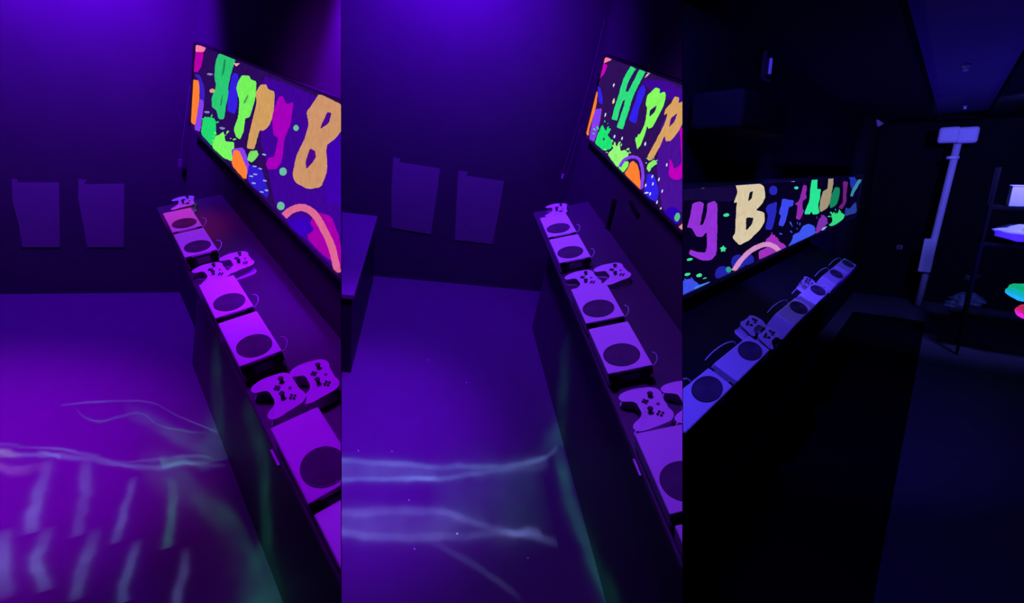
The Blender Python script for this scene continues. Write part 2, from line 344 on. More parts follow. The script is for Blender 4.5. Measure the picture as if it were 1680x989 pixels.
PIC[2] = [(BG2, None),
 ((72,16,150), b((700,-150),(900,-200),(900,700),(700,700),(640,300))), ((62,8,150), a((640,330),(700,300),(900,330),(1070,420),(1070,560),(900,500),(720,420))),
 (PINK, a((262,85),(335,92),(320,115),(245,145))), (MAG, a((245,140),(290,160),(255,250),(200,310),(185,332),(205,250))),
 (BLU, a((185,375),(215,390),(240,500),(235,560),(200,540),(190,430))), (ORG, a((165,418),(190,440),(175,560),(160,640),(110,780),(95,880),(62,850),(65,800),(110,600),(140,470))),
 (VLT, a((165,610),(235,600),(215,720),(190,830),(155,940),(105,915),(110,850),(140,700))),
 ((28,230,112), a((235,765),(270,830),(310,800),(325,812),(290,870),(335,930),(330,1010),(250,1030),(160,955),(190,860))), ((60,40,140), a((238,905),(262,900),(258,925),(242,930))),
 (GREEN, ribbon(a((552,185),(478,310),(430,470),(385,610),(358,720)), 9.5)), (GREEN, ribbon(a((645,215),(575,350),(515,480),(470,630),(412,805)), 10.5)), (GREEN, ribbon(a((430,500),(480,465),(540,470)), 11)),
 (WHT, a((680,225),(730,228),(782,250),(700,248))), ((245,190,170), a((715,255),(663,297),(690,252))),
 (BLU, a((650,350),(680,420),(610,600),(580,760),(500,720),(560,560),(600,420))),
 (LIME, a((775,390),(820,400),(815,450),(870,430),(882,470),(860,570),(800,690),(745,790),(705,810),(690,780),(665,870),(620,985),(590,1000),(568,890),(600,905),(670,750),(692,600),(675,560),(690,470),(735,430))),
 (BG2, a((720,620),(790,568),(765,640),(712,690))),
 (TAN, a((970,480),(1015,490),(1010,550),(1060,525),(1070,720),(1000,850),(930,930),(880,935),(868,880),(820,960),(760,1080),(725,1080),(760,985),(800,900),(870,750),(900,650),(860,672),(880,600),(930,555))),
 (TAN, b((720,-10),(690,80),(605,230),(572,238),(562,195),(588,150),(650,30),(670,-10))), ((72,16,130), a((930,700),(1000,648),(965,740),(910,795))),
 (LIME, b((478,-5),(540,-5),(490,110),(470,135),(450,40),(466,42))),
 ((190,0,188), b((850,-60),(890,-60),(890,380),(840,412),(790,402),(752,370),(762,215),(785,250),(800,310),(840,290),(872,250))),
 ((150,250,122), b((200,180),(250,130),(262,70),(285,110),(310,55),(320,150),(360,140),(395,170),(380,215),(330,235),(310,290),(285,290))),
 (LIME, b((330,250),(390,240),(390,285),(345,345),(300,300))), (ORG, b((400,260),(432,238),(470,270),(490,340),(505,495),(485,490),(350,355),(390,300))),
 (VLT, ribbon(b((312,290),(355,228),(420,203),(480,218),(512,290),(520,380),(508,490)), 5.2)),
 ((135,240,110), b((570,260),(622,225),(650,262),(600,300),(577,342),(553,310))),
 (BLU, b((560,350),(622,362),(665,500),(650,605),(600,592),(528,530),(540,470))), ((45,0,182), ell(*b((785,740))[0], 14, 16)),
 ((88,195,132), ell(*b((830,745))[0], 4.5, 7.6, 12)), ((240,150,150), b((830,845),(890,790),(890,860),(855,868)))]
PIC[2] += [(WHT, ell(*b((x, y))[0], 1.2, 3.0, 15, 8)) for x, y in ((605,380),(665,405),(545,460),(610,445),(585,535),(695,510),(648,610),(735,275),(680,670),(332,35),(265,18),(542,88))]
PIC[2] += [(WHT, ell(*b((552,526))[0], 4, 1.2, -8, 8)), (WHT, ell(*a((352,368))[0], 1.2, 3.4, 15, 8)), ((240,215,150), ell(*a((350,528))[0], 1.6, 5, 15, 8)), (WHT, ell(*a((266,668))[0], 1.2, 3.4, 15, 8)), (WHT, ell(*a((358,885))[0], 1.2, 2.4, 15, 8)), (WHT, ell(*a((672,962))[0], 1.4, 3.4, 15, 8))]
c = zoomf(300, 60, 4.943); d = zoomf(420, 130, 3.0); e = zoomf(340, 200, 3.805)
BG1=(44,10,92)
PIC[1] = [(BG1, None), ((62,4,150), d((30,-20),(150,20),(290,80),(420,130),(430,1000),(300,900),(100,640),(50,400),(20,300))), ((62,2,172), d((355,290),(430,250),(430,620),(340,600))),
 (PINK, c((105,65),(192,78),(168,125),(102,122))), ((185,0,172), c((104,120),(170,125),(150,240),(120,290),(78,280),(98,180))), ((58,30,200), c((88,300),(140,310),(178,420),(170,560),(140,500),(130,350))),
 (ORG, c((78,345),(130,352),(136,480),(120,600),(125,700),(95,716),(62,690),(74,540),(64,470))), (VLT, c((135,500),(172,520),(142,772),(92,750),(115,640))),
 ((42,198,116), c((290,135),(350,135),(420,160),(425,190),(385,320),(365,420),(372,450),(350,560),(335,668),(290,668),(275,600),(235,565),(233,500),(270,400),(255,320),(265,200))),
 ((30,140,90), c((312,330),(335,180),(350,180),(338,290))), ((30,140,90), c((300,560),(318,470),(326,470),(312,560))),
 (WHT, c((420,165),(470,172),(518,197),(440,192))), ((245,170,160), c((408,213),(465,213),(435,240))), ((52,30,225), c((405,290),(452,300),(442,560),(420,628),(358,600),(370,440))),
 ((118,242,92), c((480,310),(540,315),(550,345),(597,362),(590,490),(545,650),(505,662),(495,760),(465,832),(430,812),(413,750),(450,640),(460,520),(433,420),(445,370))), ((70,160,80), c((490,530),(530,460),(525,500),(500,545))),
 ((210,158,96), [(427.5,137.9),(437,138),(440,146),(451,150),(449,187),(441,207),(432,214),(426,213),(417,245),(405,243),(408,222),(413,201),(421,169),(419,151)]),
 ((32,216,112), c((165,645),(265,660),(270,800),(240,890),(145,785))), ((122,248,100), c((330,765),(345,850),(412,850),(418,900),(402,1010),(335,985),(232,890),(268,800),(300,790))),
 (VLT, e((150,165),(230,158),(268,280),(258,300),(240,350),(160,260))), (ORG, e((165,172),(200,178),(215,215),(250,290),(246,352),(225,352),(150,265))), ((120,225,100), e((265,180),(310,175),(322,205),(280,252),(248,235))),
 ((50,25,205), e((258,262),(340,290),(385,440),(375,475),(270,390),(250,345))),
 ((165,0,188), d((110,85),(130,80),(150,120),(185,110),(170,220),(140,290),(128,400),(100,442),(60,442),(48,420),(60,385),(90,380),(110,290),(85,270),(78,180))),
 ((206,148,106), d((310,68),(430,128),(430,240),(390,292),(345,325),(352,450),(320,530),(255,540),(195,508),(178,470),(200,370),(240,290),(260,220),(248,160),(285,110))),
 ((72,8,140), d((350,160),(372,165),(360,212),(312,248))), ((72,8,140), d((265,338),(290,350),(296,385),(248,442),(243,410))),
 ((165,0,172), d((290,650),(370,670),(412,780),(430,930),(330,865),(258,790),(250,750))), ((58,0,190), d((150,700),(240,668),(290,740),(225,780))),
 ((222,105,148), ribbon(d((138,672),(175,642),(230,630),(285,660),(332,735),(375,830),(402,950)), 12))]
PIC[1] += [((105,190,155), ell(*d((x, y))[0], r, r*1.1)) for x, y, r in ((197,238,4.6), (133,453,6.3), (122,622,6.4))]
PIC[1] += [((150,165,225), ell(*e((x, y))[0], 3.6, 1.4, 10, 8)) for x, y in ((295,275),(330,290),(300,325),(275,337),(360,365),(290,380),(340,435),(95,40),(355,202),(370,425))]
PIC[1] += [((130,130,190), ell(*c((x, y))[0], 5, 2, 5, 8)) for x, y in ((220,302),(195,610),(320,740))]+[((215,160,120), ell(*c((238,437))[0], 4.5, 3.6))]
g = zoomf(1120, 280, 4.71); h = zoomf(1260, 280, 7.0625)
PIC[3] = [((7,2,34), None), ((20,8,60), g((-20,100),(160,130),(420,120),(400,240),(60,220),(-20,240))),
 ((146,48,214), g((75,250),(130,235),(165,250),(150,340),(132,420),(160,410),(185,330),(190,250),(245,230),(268,250),(268,450),(262,640),(220,690),(150,692),(45,642),(60,605),(110,625),(175,630),(190,580),(185,470),(150,510),(105,507),(70,440),(33,437),(60,340))),
 ((214,198,164), g((408,105),(590,95),(630,120),(640,200),(610,260),(565,300),(630,320),(636,390),(600,450),(520,530),(440,576),(383,515),(405,480),(410,360),(420,240),(393,246),(425,160))),
 ((18,14,36), g((520,160),(545,155),(535,210),(505,235))), ((18,14,36), g((490,358),(550,360),(530,420),(490,462))),
 ((38,38,186), ell(*g((700,150))[0], 7, 8)), ((38,38,186), g((660,260),(730,235),(722,330),(690,455),(635,450),(660,350),(640,290))),
 ((60,80,236), g((-20,855),(60,828),(125,870),(120,905),(-20,975))), ((70,130,240), g((88,902),(120,882),(222,850),(150,902),(95,915))),
 ((34,34,168), ell(*g((310,795))[0], 13, 13)), ((34,34,168), ell(*g((430,705))[0], 12, 13)), ((34,34,168), ell(*g((505,685))[0], 10, 10)),
 ((158,48,190), g((588,620),(650,590),(640,530),(700,488),(740,540),(770,560),(800,600),(610,695),(588,680))),
 ((158,48,190), h((20,740),(80,740),(110,830),(180,840),(215,880),(130,935),(30,989),(0,989))),
 ((212,142,200), ribbon(g((392,775),(450,690),(520,620),(600,577),(660,566),(715,588),(755,630)), 8)), ((40,160,150), ell(*g((355,762))[0], 4.6, 5)),
 ((60,72,240), h((165,320),(230,330),(300,340),(290,400),(240,420),(210,560),(180,642),(120,632),(150,520),(125,490),(150,400))),
 ((142,40,172), h((410,158),(452,170),(440,270),(452,310),(400,350),(400,440),(420,460),(370,566),(323,556),(345,400),(308,380),(360,350))),
 ((40,230,150), h((508,85),(576,80),(570,210),(612,210),(600,320),(580,400),(597,480),(570,502),(520,502),(505,470),(480,502),(422,502),(430,460),(480,340),(490,200))),
 ((162,146,120), h((698,65),(762,70),(755,160),(720,350),(690,430),(610,476),(593,430),(610,320),(640,230),(690,210))),
 ((20,132,92), h((780,183),(832,190),(825,310),(790,400),(720,432),(713,370),(740,260))), ((108,30,124), h((870,118),(932,125),(910,230),(905,370),(860,442),(818,432),(830,400),(865,370),(870,230))),
 ((30,50,170), h((930,50),(1000,60),(1030,110),(1020,190),(960,200),(950,110))), ((55,135,165), h((1050,95),(1090,100),(1005,240),(980,297),(952,290),(975,210),(1000,170))),
 ((60,86,240), h((228,882),(280,800),(290,740),(370,700),(400,640),(470,608),(540,640),(552,720),(470,772))), ((122,48,172), h((580,580),(640,500),(692,560),(680,620),(600,702),(543,732))), ((150,170,230), h((612,680),(650,650),(690,640),(640,690))),
 ((50,216,130), h((700,632),(750,580),(730,480),(790,500),(830,468),(892,510),(870,560),(760,637))), ((36,60,152), h((900,420),(940,440),(1020,350),(1032,480),(890,527))),
 ((190,190,170), h((235,105),(312,100),(305,125),(260,120))), ((60,215,200), ell(*h((328,195))[0], 3.6, 2.4)), ((90,80,110), g((80,115),(170,128),(165,136),(90,122)))]
PIC[3] += [((62,222,152), p) for p in (ell(*g((337,340))[0], 5, 3, -8), ell(*g((55,683))[0], 5.2, 2.2, -12), ell(*g((37,798))[0], 5.2, 2.4, -14), ell(*g((127,806))[0], 5, 3, -12), ell(*g((170,828))[0], 3.4, .9, -18, 8))]
PIC[3] += [((62,222,152), [(1120+(313+(28 if i % 2 == 0 else 17)*math.sin(i*math.pi/5))/4.71, 280+(602-(28 if i % 2 == 0 else 17)*math.cos(i*math.pi/5))/4.71) for i in range(10)])]
def splat(cx, cy, rx, ry, k, col, seed):          # droplets flung out around a paint splash
    rnd = random.Random(seed); out = []
    for i in range(k):
        a_ = rnd.uniform(math.pi*1.02, math.pi*1.98); q_ = rnd.uniform(.75, 1.35); x_, y_ = cx+math.cos(a_)*rx*q_, cy+math.sin(a_)*ry*q_; L_ = rnd.uniform(1.2, 3.4)
        out.append((col, ell(x_, y_, L_, L_*.42, math.degrees(math.atan2(math.sin(a_)*ry, math.cos(a_)*rx)), 7)))
    return out
PIC[2] += splat(990, 222, 13, 18, 12, (28,230,112), 1)+splat(1012, 252, 16, 18, 14, (150,250,122), 2)+splat(1070, 268, 8, 9, 5, (135,240,110), 3)
PIC[1] += splat(342, 205, 12, 14, 8, (32,216,112), 4)+splat(366, 232, 16, 14, 10, (122,248,100), 5)
PIC[3] += splat(1311, 392, 26, 22, 16, (60,86,240), 6)+splat(1374, 358, 12, 12, 12, (50,216,130), 7)+splat(1349, 366, 9, 12, 6, (122,48,172), 8)+splat(1266, 404, 14, 16, 8, (158,48,190), 9)+splat(1131, 468, 14, 12, 6, (60,80,236), 10)
SCR = {1: ((321,73),(313,204.6),(560,163),(560,455)), 2: ((992.8,93.4),(961.5,221),(1120,137),(1120,380)), 3: ((1413,290),(1404.6,351.5),(1120,306),(1120,483.5))}
LAB = {1: 'large lit screen starting a painted birthday greeting in the left view', 2: 'large lit screen with painted letters, cut by the edge of the middle view', 3: 'large lit screen ending a painted birthday greeting in the right view'}
for n in (1, 2, 3):
    sg = -1 if n < 3 else 1; th = .045; xf = WALL[n]+sg*th            # screen face
    q = [cast(n, x, y, 0, xf) for x, y in SCR[n]]
    ye = (q[0][1]+q[1][1])/2; zt = (q[0][2]+q[2][2])/2; zb = (q[1][2]+q[3][2])/2; yn = .7 if n < 3 else .8
    r = root('party_screen', n, ROOM[n] @ Matrix.Translation((WALL[n], ye, zb)), LAB[n], 'screen')
    fw = .012 if n < 3 else .02
    xa, xb = sorted((WALL[n], xf-sg*.002))
    def loc(me): me.transform(Matrix.Translation((-WALL[n], -ye, -zb))); return me
    obj('housing', loc(box(xa, xb, yn, ye+fw, zb-fw, zt+fw, 'dark', .003, 1, 'housing')), n, r)
    xa, xb = sorted((WALL[n]+sg*.01, xf+sg*.012))
    for nm, args in (('frame_top', (yn, ye+fw, zt, zt+fw)), ('frame_bottom', (yn, ye+fw, zb-fw, zb)), ('frame_end', (ye, ye+fw, zb, zt))):
        obj(nm, loc(box(xa, xb, *args, 'dark', .002, 1, nm)), n, r)
    # the picture on the screen: flat coloured shapes, one shallow layer over the other
    vs, fs, cols = [], [], []
    for k, (colr, poly) in enumerate(PIC[n]):
        x = xf+sg*.00012*k
        if poly is None: P = [(x, yn, zb), (x, ye, zb), (x, ye, zt), (x, yn, zt)]
        else:
            P = []
            for (px, py) in rough(chaikin(poly, 1), .35):
                p = cast(n, px, py, 0, x); P.append((x, max(yn, min(ye, p[1])), max(zb, min(zt, p[2]))))
        b0 = len(vs); vs += [(p[0]-WALL[n], p[1]-ye, p[2]-zb) for p in P]; fs.append(tuple(range(b0, len(vs)))); cols += [(*srgb(*colr), 1)]*len(P)
    me = bpy.data.meshes.new('screen_picture'); me.from_pydata(vs, [], fs); me.materials.append(M['screen'])
    at_ = me.color_attributes.new('shown', 'FLOAT_COLOR', 'POINT')
    for i, cc in enumerate(cols): at_.data[i].color = cc
    tag(obj('screen_picture', me, n, r), 'bright painted letters and paint splashes on a dark ground')
# ---------------------------------------------------------------- papers, bench, cables in the first two bays
def poster(n, quad, label):
    y = BACK[n]-.004; c_ = [cast(n, px, py, 1, y) for px, py in quad]
    o = obj('wall_poster', plate(n, c_, (0,1,0), .003, 'paper', 'wall_poster'), n, None, ROOM[n]); tag(o, label, 'poster', 'pale papers on the end walls')
poster(1, [(19,293),(28,294),(29,299),(97,299),(98,405),(36,405),(31,370),(20,330)], 'pale paper left of the pair on the end wall in the left view')
poster(1, [(129,293),(142,295),(138,302),(204,301),(203,405),(143,405),(137,370),(128,325)], 'pale paper right of the pair on the end wall in the left view')
poster(2, [(645,258),(657,260),(655,266),(722,276),(715,330),(707,384),(642,373),(642,310)], 'pale paper left of the pair on the end wall in the middle view')
poster(2, [(752,279),(768,282),(765,288),(827,297),(818,350),(808,400),(746,393),(749,330)], 'pale paper right of the pair on the end wall in the middle view')
def bench(n, xr, z, y0, y1, x0, label):
    r = root('bench', n, ROOM[n] @ Matrix.Translation((xr, y0, FLOOR[n])), label, 'bench'); hh = z-FLOOR[n]
    obj('bench_top', box(x0-xr, 0, 0, y1-y0, hh-.03, hh, 'bench', .004, 2, 'bench_top'), n, r)
    obj('bench_body', box(x0-xr, -.015, .015, y1-y0, 0, hh-.031, 'dark', .003, 1, 'bench_body'), n, r)
xr = cast(2, 585, 590, 2, -.9)[0]; p1 = cast(2, 620, 342, 0, xr); p2 = cast(2, 581, 498, 0, xr)
bench(2, xr, (p1[2]+p2[2])/2, p2[1], p1[1], xr-.9, 'pale-topped bench at the left edge of the middle view')
def hang(n, pts, rad, m, name, label, cat, dy):
    P = [cast(n, x, y, 1, BACK[n]-dy) for x, y in pts]
    o = root(name, n, ROOM[n] @ Matrix.Translation(P[0]), label, cat); L = [tuple(p-P[0]) for p in P]
    obj('cord', tube(spline(L, 5), rad, m, 6, 'cord'), n, o); return o, P
o, P = hang(2, [(992,30),(975,105),(955,180),(938,235),(926,275),(923,288),(930,283),(941,250),(953,205)], .0018, 'grey', 'hanging_cable', 'thin pale cable loop hanging left of the screen in the middle view', 'cable', .06)
q = P[5]-P[0]; obj('plug', box(q[0]-.006, q[0]+.006, q[1]-.006, q[1]+.006, q[2]-.02, q[2]+.015, 'cable', .002, 1, 'plug'), 2, o)
o, P = hang(1, [(312,140),(305,190),(299,235),(296,262)], .0018, 'grey', 'hanging_cable', 'thin pale cable hanging left of the screen in the left view', 'cable', .03)
q = P[3]-P[0]; obj('plug', box(q[0]-.012, q[0]+.012, q[1]-.008, q[1]+.008, q[2]-.05, q[2]+.005, 'grey', .002, 1, 'plug'), 1, o)
def wallshadow(n, pts, rad, label):  # dark tube built in place of a cord's shadow on the wall
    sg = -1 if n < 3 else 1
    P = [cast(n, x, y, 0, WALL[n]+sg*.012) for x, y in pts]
    o = obj('cord_shadow', tube(spline([tuple(p-P[0]) for p in P], 5), rad, 'rubber', 6, 'cord_shadow'), n, None, ROOM[n] @ Matrix.Translation(P[0])); tag(o, label, 'cord')
wallshadow(2, [(1008,326),(1004,345),(999,366),(993,388)], .012, 'thick dark streak shaped as a cord shadow below the screen in the middle view')
wallshadow(2, [(1034,330),(1040,342),(1047,352)], .008, 'short dark streak shaped as a cord shadow below the screen, right of the thick one')
FL = ['farthest of all the flecks', 'second farthest, towards the ledge', 'left one near the bottom edge', 'right one near the bottom edge', 'between the two laser bands', 'at the left edge beside the upper band', 'just above the upper laser band', 'on the lower laser band']
for i, (x, y) in enumerate(((703,590),(765,627),(680,900),(866,915),(671,820),(588,739),(643,740),(750,875))):
    p = cast(2, x, y, 2, FLOOR[2]); o = obj('paper_fleck', box(-.003,.003,-.004,.004,0,.0015,'cable', name='paper_fleck'), 2, None, ROOM[2] @ Matrix.Translation((p[0], p[1], p[2]+.0002)) @ Matrix.Rotation(i*.7, 4, 'Z'))
    tag(o, 'tiny white paper fleck on the floor, '+FL[i], 'fleck', 'paper flecks on the floor')
# ---------------------------------------------------------------- things in the right bay
yp = 8.1
pt = cast(3, 1572, 232, 1, yp); pb = cast(3, 1506, 500, 1, yp); pm_ = cast(3, 1524, 418, 1, yp)
r = root('conduit_pole', 3, ROOM[3] @ Matrix.Translation(pb), 'white conduit pole with twin lamp heads near the end wall', 'pole')
up = pt-pb
def lp(p): return tuple(np.array(p)-pb)
obj('pipe', tube([(0,0,0), tuple(up*.33), tuple(up*.67), tuple(up)], .041, 'conduit', 12, 'pipe'), 3, r)
dirr = up/np.linalg.norm(up)
def along(px, py): return np.array(lp(cast(3, px, py, 1, yp)))
cc = along(1572, 222)
for s, x in ((-1, 1557), (1, 1587)):
    k = along(x, 221); obj('lamp_head', box(k[0]-.105, k[0]+.105, k[1]-.1, k[1]+.06, k[2]-.10, k[2]+.095, 'conduit', .035, 3, 'lamp_head'), 3, r)
k = along(1563, 258); obj('clamp_ring', lathe([(.055,-.02),(.066,-.015),(.066,.015),(.055,.02)], 'cable', 16, name='clamp_ring'), 3, r, Matrix.Translation(k))
k = along(1523, 418); obj('switch_box', box(k[0]-.075, k[0]+.06, k[1]-.09, k[1]+.02, k[2]-.22, k[2]+.22, 'conduit', .012, 2, 'switch_box'), 3, r)
k = along(1512, 510); obj('foot', box(k[0]-.16, k[0]+.17, k[1]-.12, k[1]+.06, k[2]-.03, k[2]+.03, 'conduit', .02, 2, 'foot'), 3, r)
def blob(name, n, px, py, y, rx, ry, rz, m, label, cat, seed, jag=.25, parts=0):
    p = cast(n, px, py, 1, y); bm = bmesh.new(); bmesh.ops.create_icosphere(bm, subdivisions=3, radius=1); rnd = random.Random(seed)
    ph = [rnd.uniform(0, 6) for _ in range(6)]
    for v in bm.verts:
        c_ = v.co.copy(); k = 1+jag*(math.sin(c_.x*5+ph[0])*math.sin(c_.y*4+ph[1])+.6*math.sin(c_.z*7+ph[2]+c_.x*3))
        v.co = Vector((c_.x*rx*k, c_.y*ry*k, c_.z*rz*k))
    me = bpy.data.meshes.new(name); bm.to_mesh(me); bm.free(); me.materials.append(M[m])
    for f_ in me.polygons: f_.use_smooth = jag < .2
    o = obj(name, me, n, None, ROOM[n] @ Matrix.Translation(p)); return tag(o, label, cat)
# storage rack at the right edge with a carton and a plastic bag
pz = cast(3, 1665, 337, 1, 6.2); pz2 = cast(3, 1660, 397, 1, 6.2)
r = root('storage_rack', 3, ROOM[3] @ Matrix.Translation((pz[0], 6.2, FLOOR[3])), 'black storage rack at the right edge of the right view', 'rack')
for zz in (pz[2], pz2[2]): obj('rack_shelf', box(-.18, .9, -.2, .25, zz-FLOOR[3]-.03, zz-FLOOR[3], 'rubber', .003, 1, 'rack_shelf'), 3, r)
for xx in (-.17, .87):
    for yy in (-.19, .23): obj('rack_post', box(xx-.012, xx+.012, yy-.012, yy+.012, 0, pz[2]-FLOOR[3]+.35, 'rubber', .002, 1, 'rack_post'), 3, r)
r = root('carton', 3, ROOM[3] @ Matrix.Translation((pz[0], 6.15, pz[2])), 'pale blue-lit carton on the upper rack shelf at the right edge', 'box')
zt_ = cast(3, 1668, 305, 1, 6.05)[2]-pz[2]; x0_ = cast(3, 1658, 320, 1, 6.05)[0]-pz[0]
obj('carton_body', box(x0_, x0_+.5, -.12, .2, 0, zt_, 'card', .006, 2, 'carton_body'), 3, r); obj('carton_flap', box(x0_-.004, x0_+.24, -.124, .2, zt_, zt_+.006, 'card', .002, 1, 'carton_flap'), 3, r)
blob('plastic_bag', 3, 1677, 381, 6.1, .20, .16, .072, 'film', 'crumpled blue-lit plastic bag on the lower rack shelf', 'bag', 3, .17)
blob('crumpled_bag', 3, 1590, 491, 7.2, .14, .14, .08, 'film', 'crumpled pale bag on the floor right of the pole', 'bag', 5, .22)
blob('cloth_bundle', 3, 1569, 498, 6.9, .1, .08, .04, 'card', 'small pale cloth left of the crumpled bag on the floor', 'cloth', 8, .3)
blob('paper_bag', 3, 1597, 456, 7.4, .07, .06, .04, 'grey', 'dim grey paper bag above the crumpled bag', 'bag', 9, .3)
blob('bean_bag_toy', 3, 1684, 479, 5.2, .115, .12, .075, 'green', 'glowing green plastic toy at the right edge', 'toy', 11, .08)
blob('ball_toy', 3, 1688, 511, 5.0, .075, .08, .06, 'red', 'glowing red plastic toy at the right edge', 'toy', 12, .05)
# wall bracket, ceiling fittings, outlets, box above the screen
A_ = [cast(3, x, y, 0, W+.02) for x, y in ((1437,193),(1458,197),(1439,207))]
o = obj('wall_bracket', plate(3, A_, (1,0,0), .02, 'conduit', 'wall_bracket'), 3, None, ROOM[3]); tag(o, 'small pale triangular bracket high on the wall past the screen', 'bracket')
for (x, y, k, lb) in ((1586, 106, .55, 'near ceiling sprinkler in the blue ceiling channel'), (1584, 173, .5, 'far ceiling sprinkler in the blue ceiling channel')):
    p = cast(3, x, y, 2, 1.495); r = root('ceiling_sprinkler', 3, ROOM[3] @ Matrix.Translation(p), lb, 'sprinkler')
    obj('rosette', lathe([(.045*k,-.012),(.045*k,0),(.03*k,.004)], 'conduit', 16, name='rosette'), 3, r)
    obj('nozzle', lathe([(.008,-.07*k),(.03*k,-.065*k),(.03*k,-.055*k),(.012,-.05*k),(.012,-.012)], 'cable', 12, name='nozzle'), 3, r)
for (x, y, lb) in ((1476,405,'small pale outlet plate left of the conduit pole'), (1478,496,'small pale floor outlet left of the pole foot')):
    p = cast(3, x, y, 1, B-.012); r = root('outlet_plate', 3, ROOM[3] @ Matrix.Translation(p), lb, 'outlet')
    obj('cover', box(-.035,.035,0,.012,-.03,.03,'grey',.004,1,'cover'), 3, r); obj('socket', box(-.012,.012,-.003,0,-.012,.012,'dark',name='socket'), 3, r)
p = cast(3, 1215, 190, 0, W+.14); r = root('wall_speaker', 3, ROOM[3] @ Matrix.Translation(p), 'dark boxy speaker mounted high on the wall above the screen', 'speaker')
obj('cabinet', box(-.1,.1,-.30,.36,-.07,.07,'rubber',.02,3,'cabinet'), 3, r); obj('mount_arm', box(-.138,-.09,-.06,.06,-.03,.03,'dark',.004,1,'mount_arm'), 3, r)
p = cast(3, 1264, 108, 0, W+.03); r = root('indicator_lamp', 3, ROOM[3] @ Matrix.Translation(p), 'small violet indicator lamp high on the dark wall', 'lamp')
obj('lamp_base', box(-.029,-.005,-.07,.07,-.07,.07,'dark',.006,2,'lamp_base'), 3, r); obj('lens', box(-.006,.006,-.014,.014,-.04,.04,'led',.006,2,'lens'), 3, r)
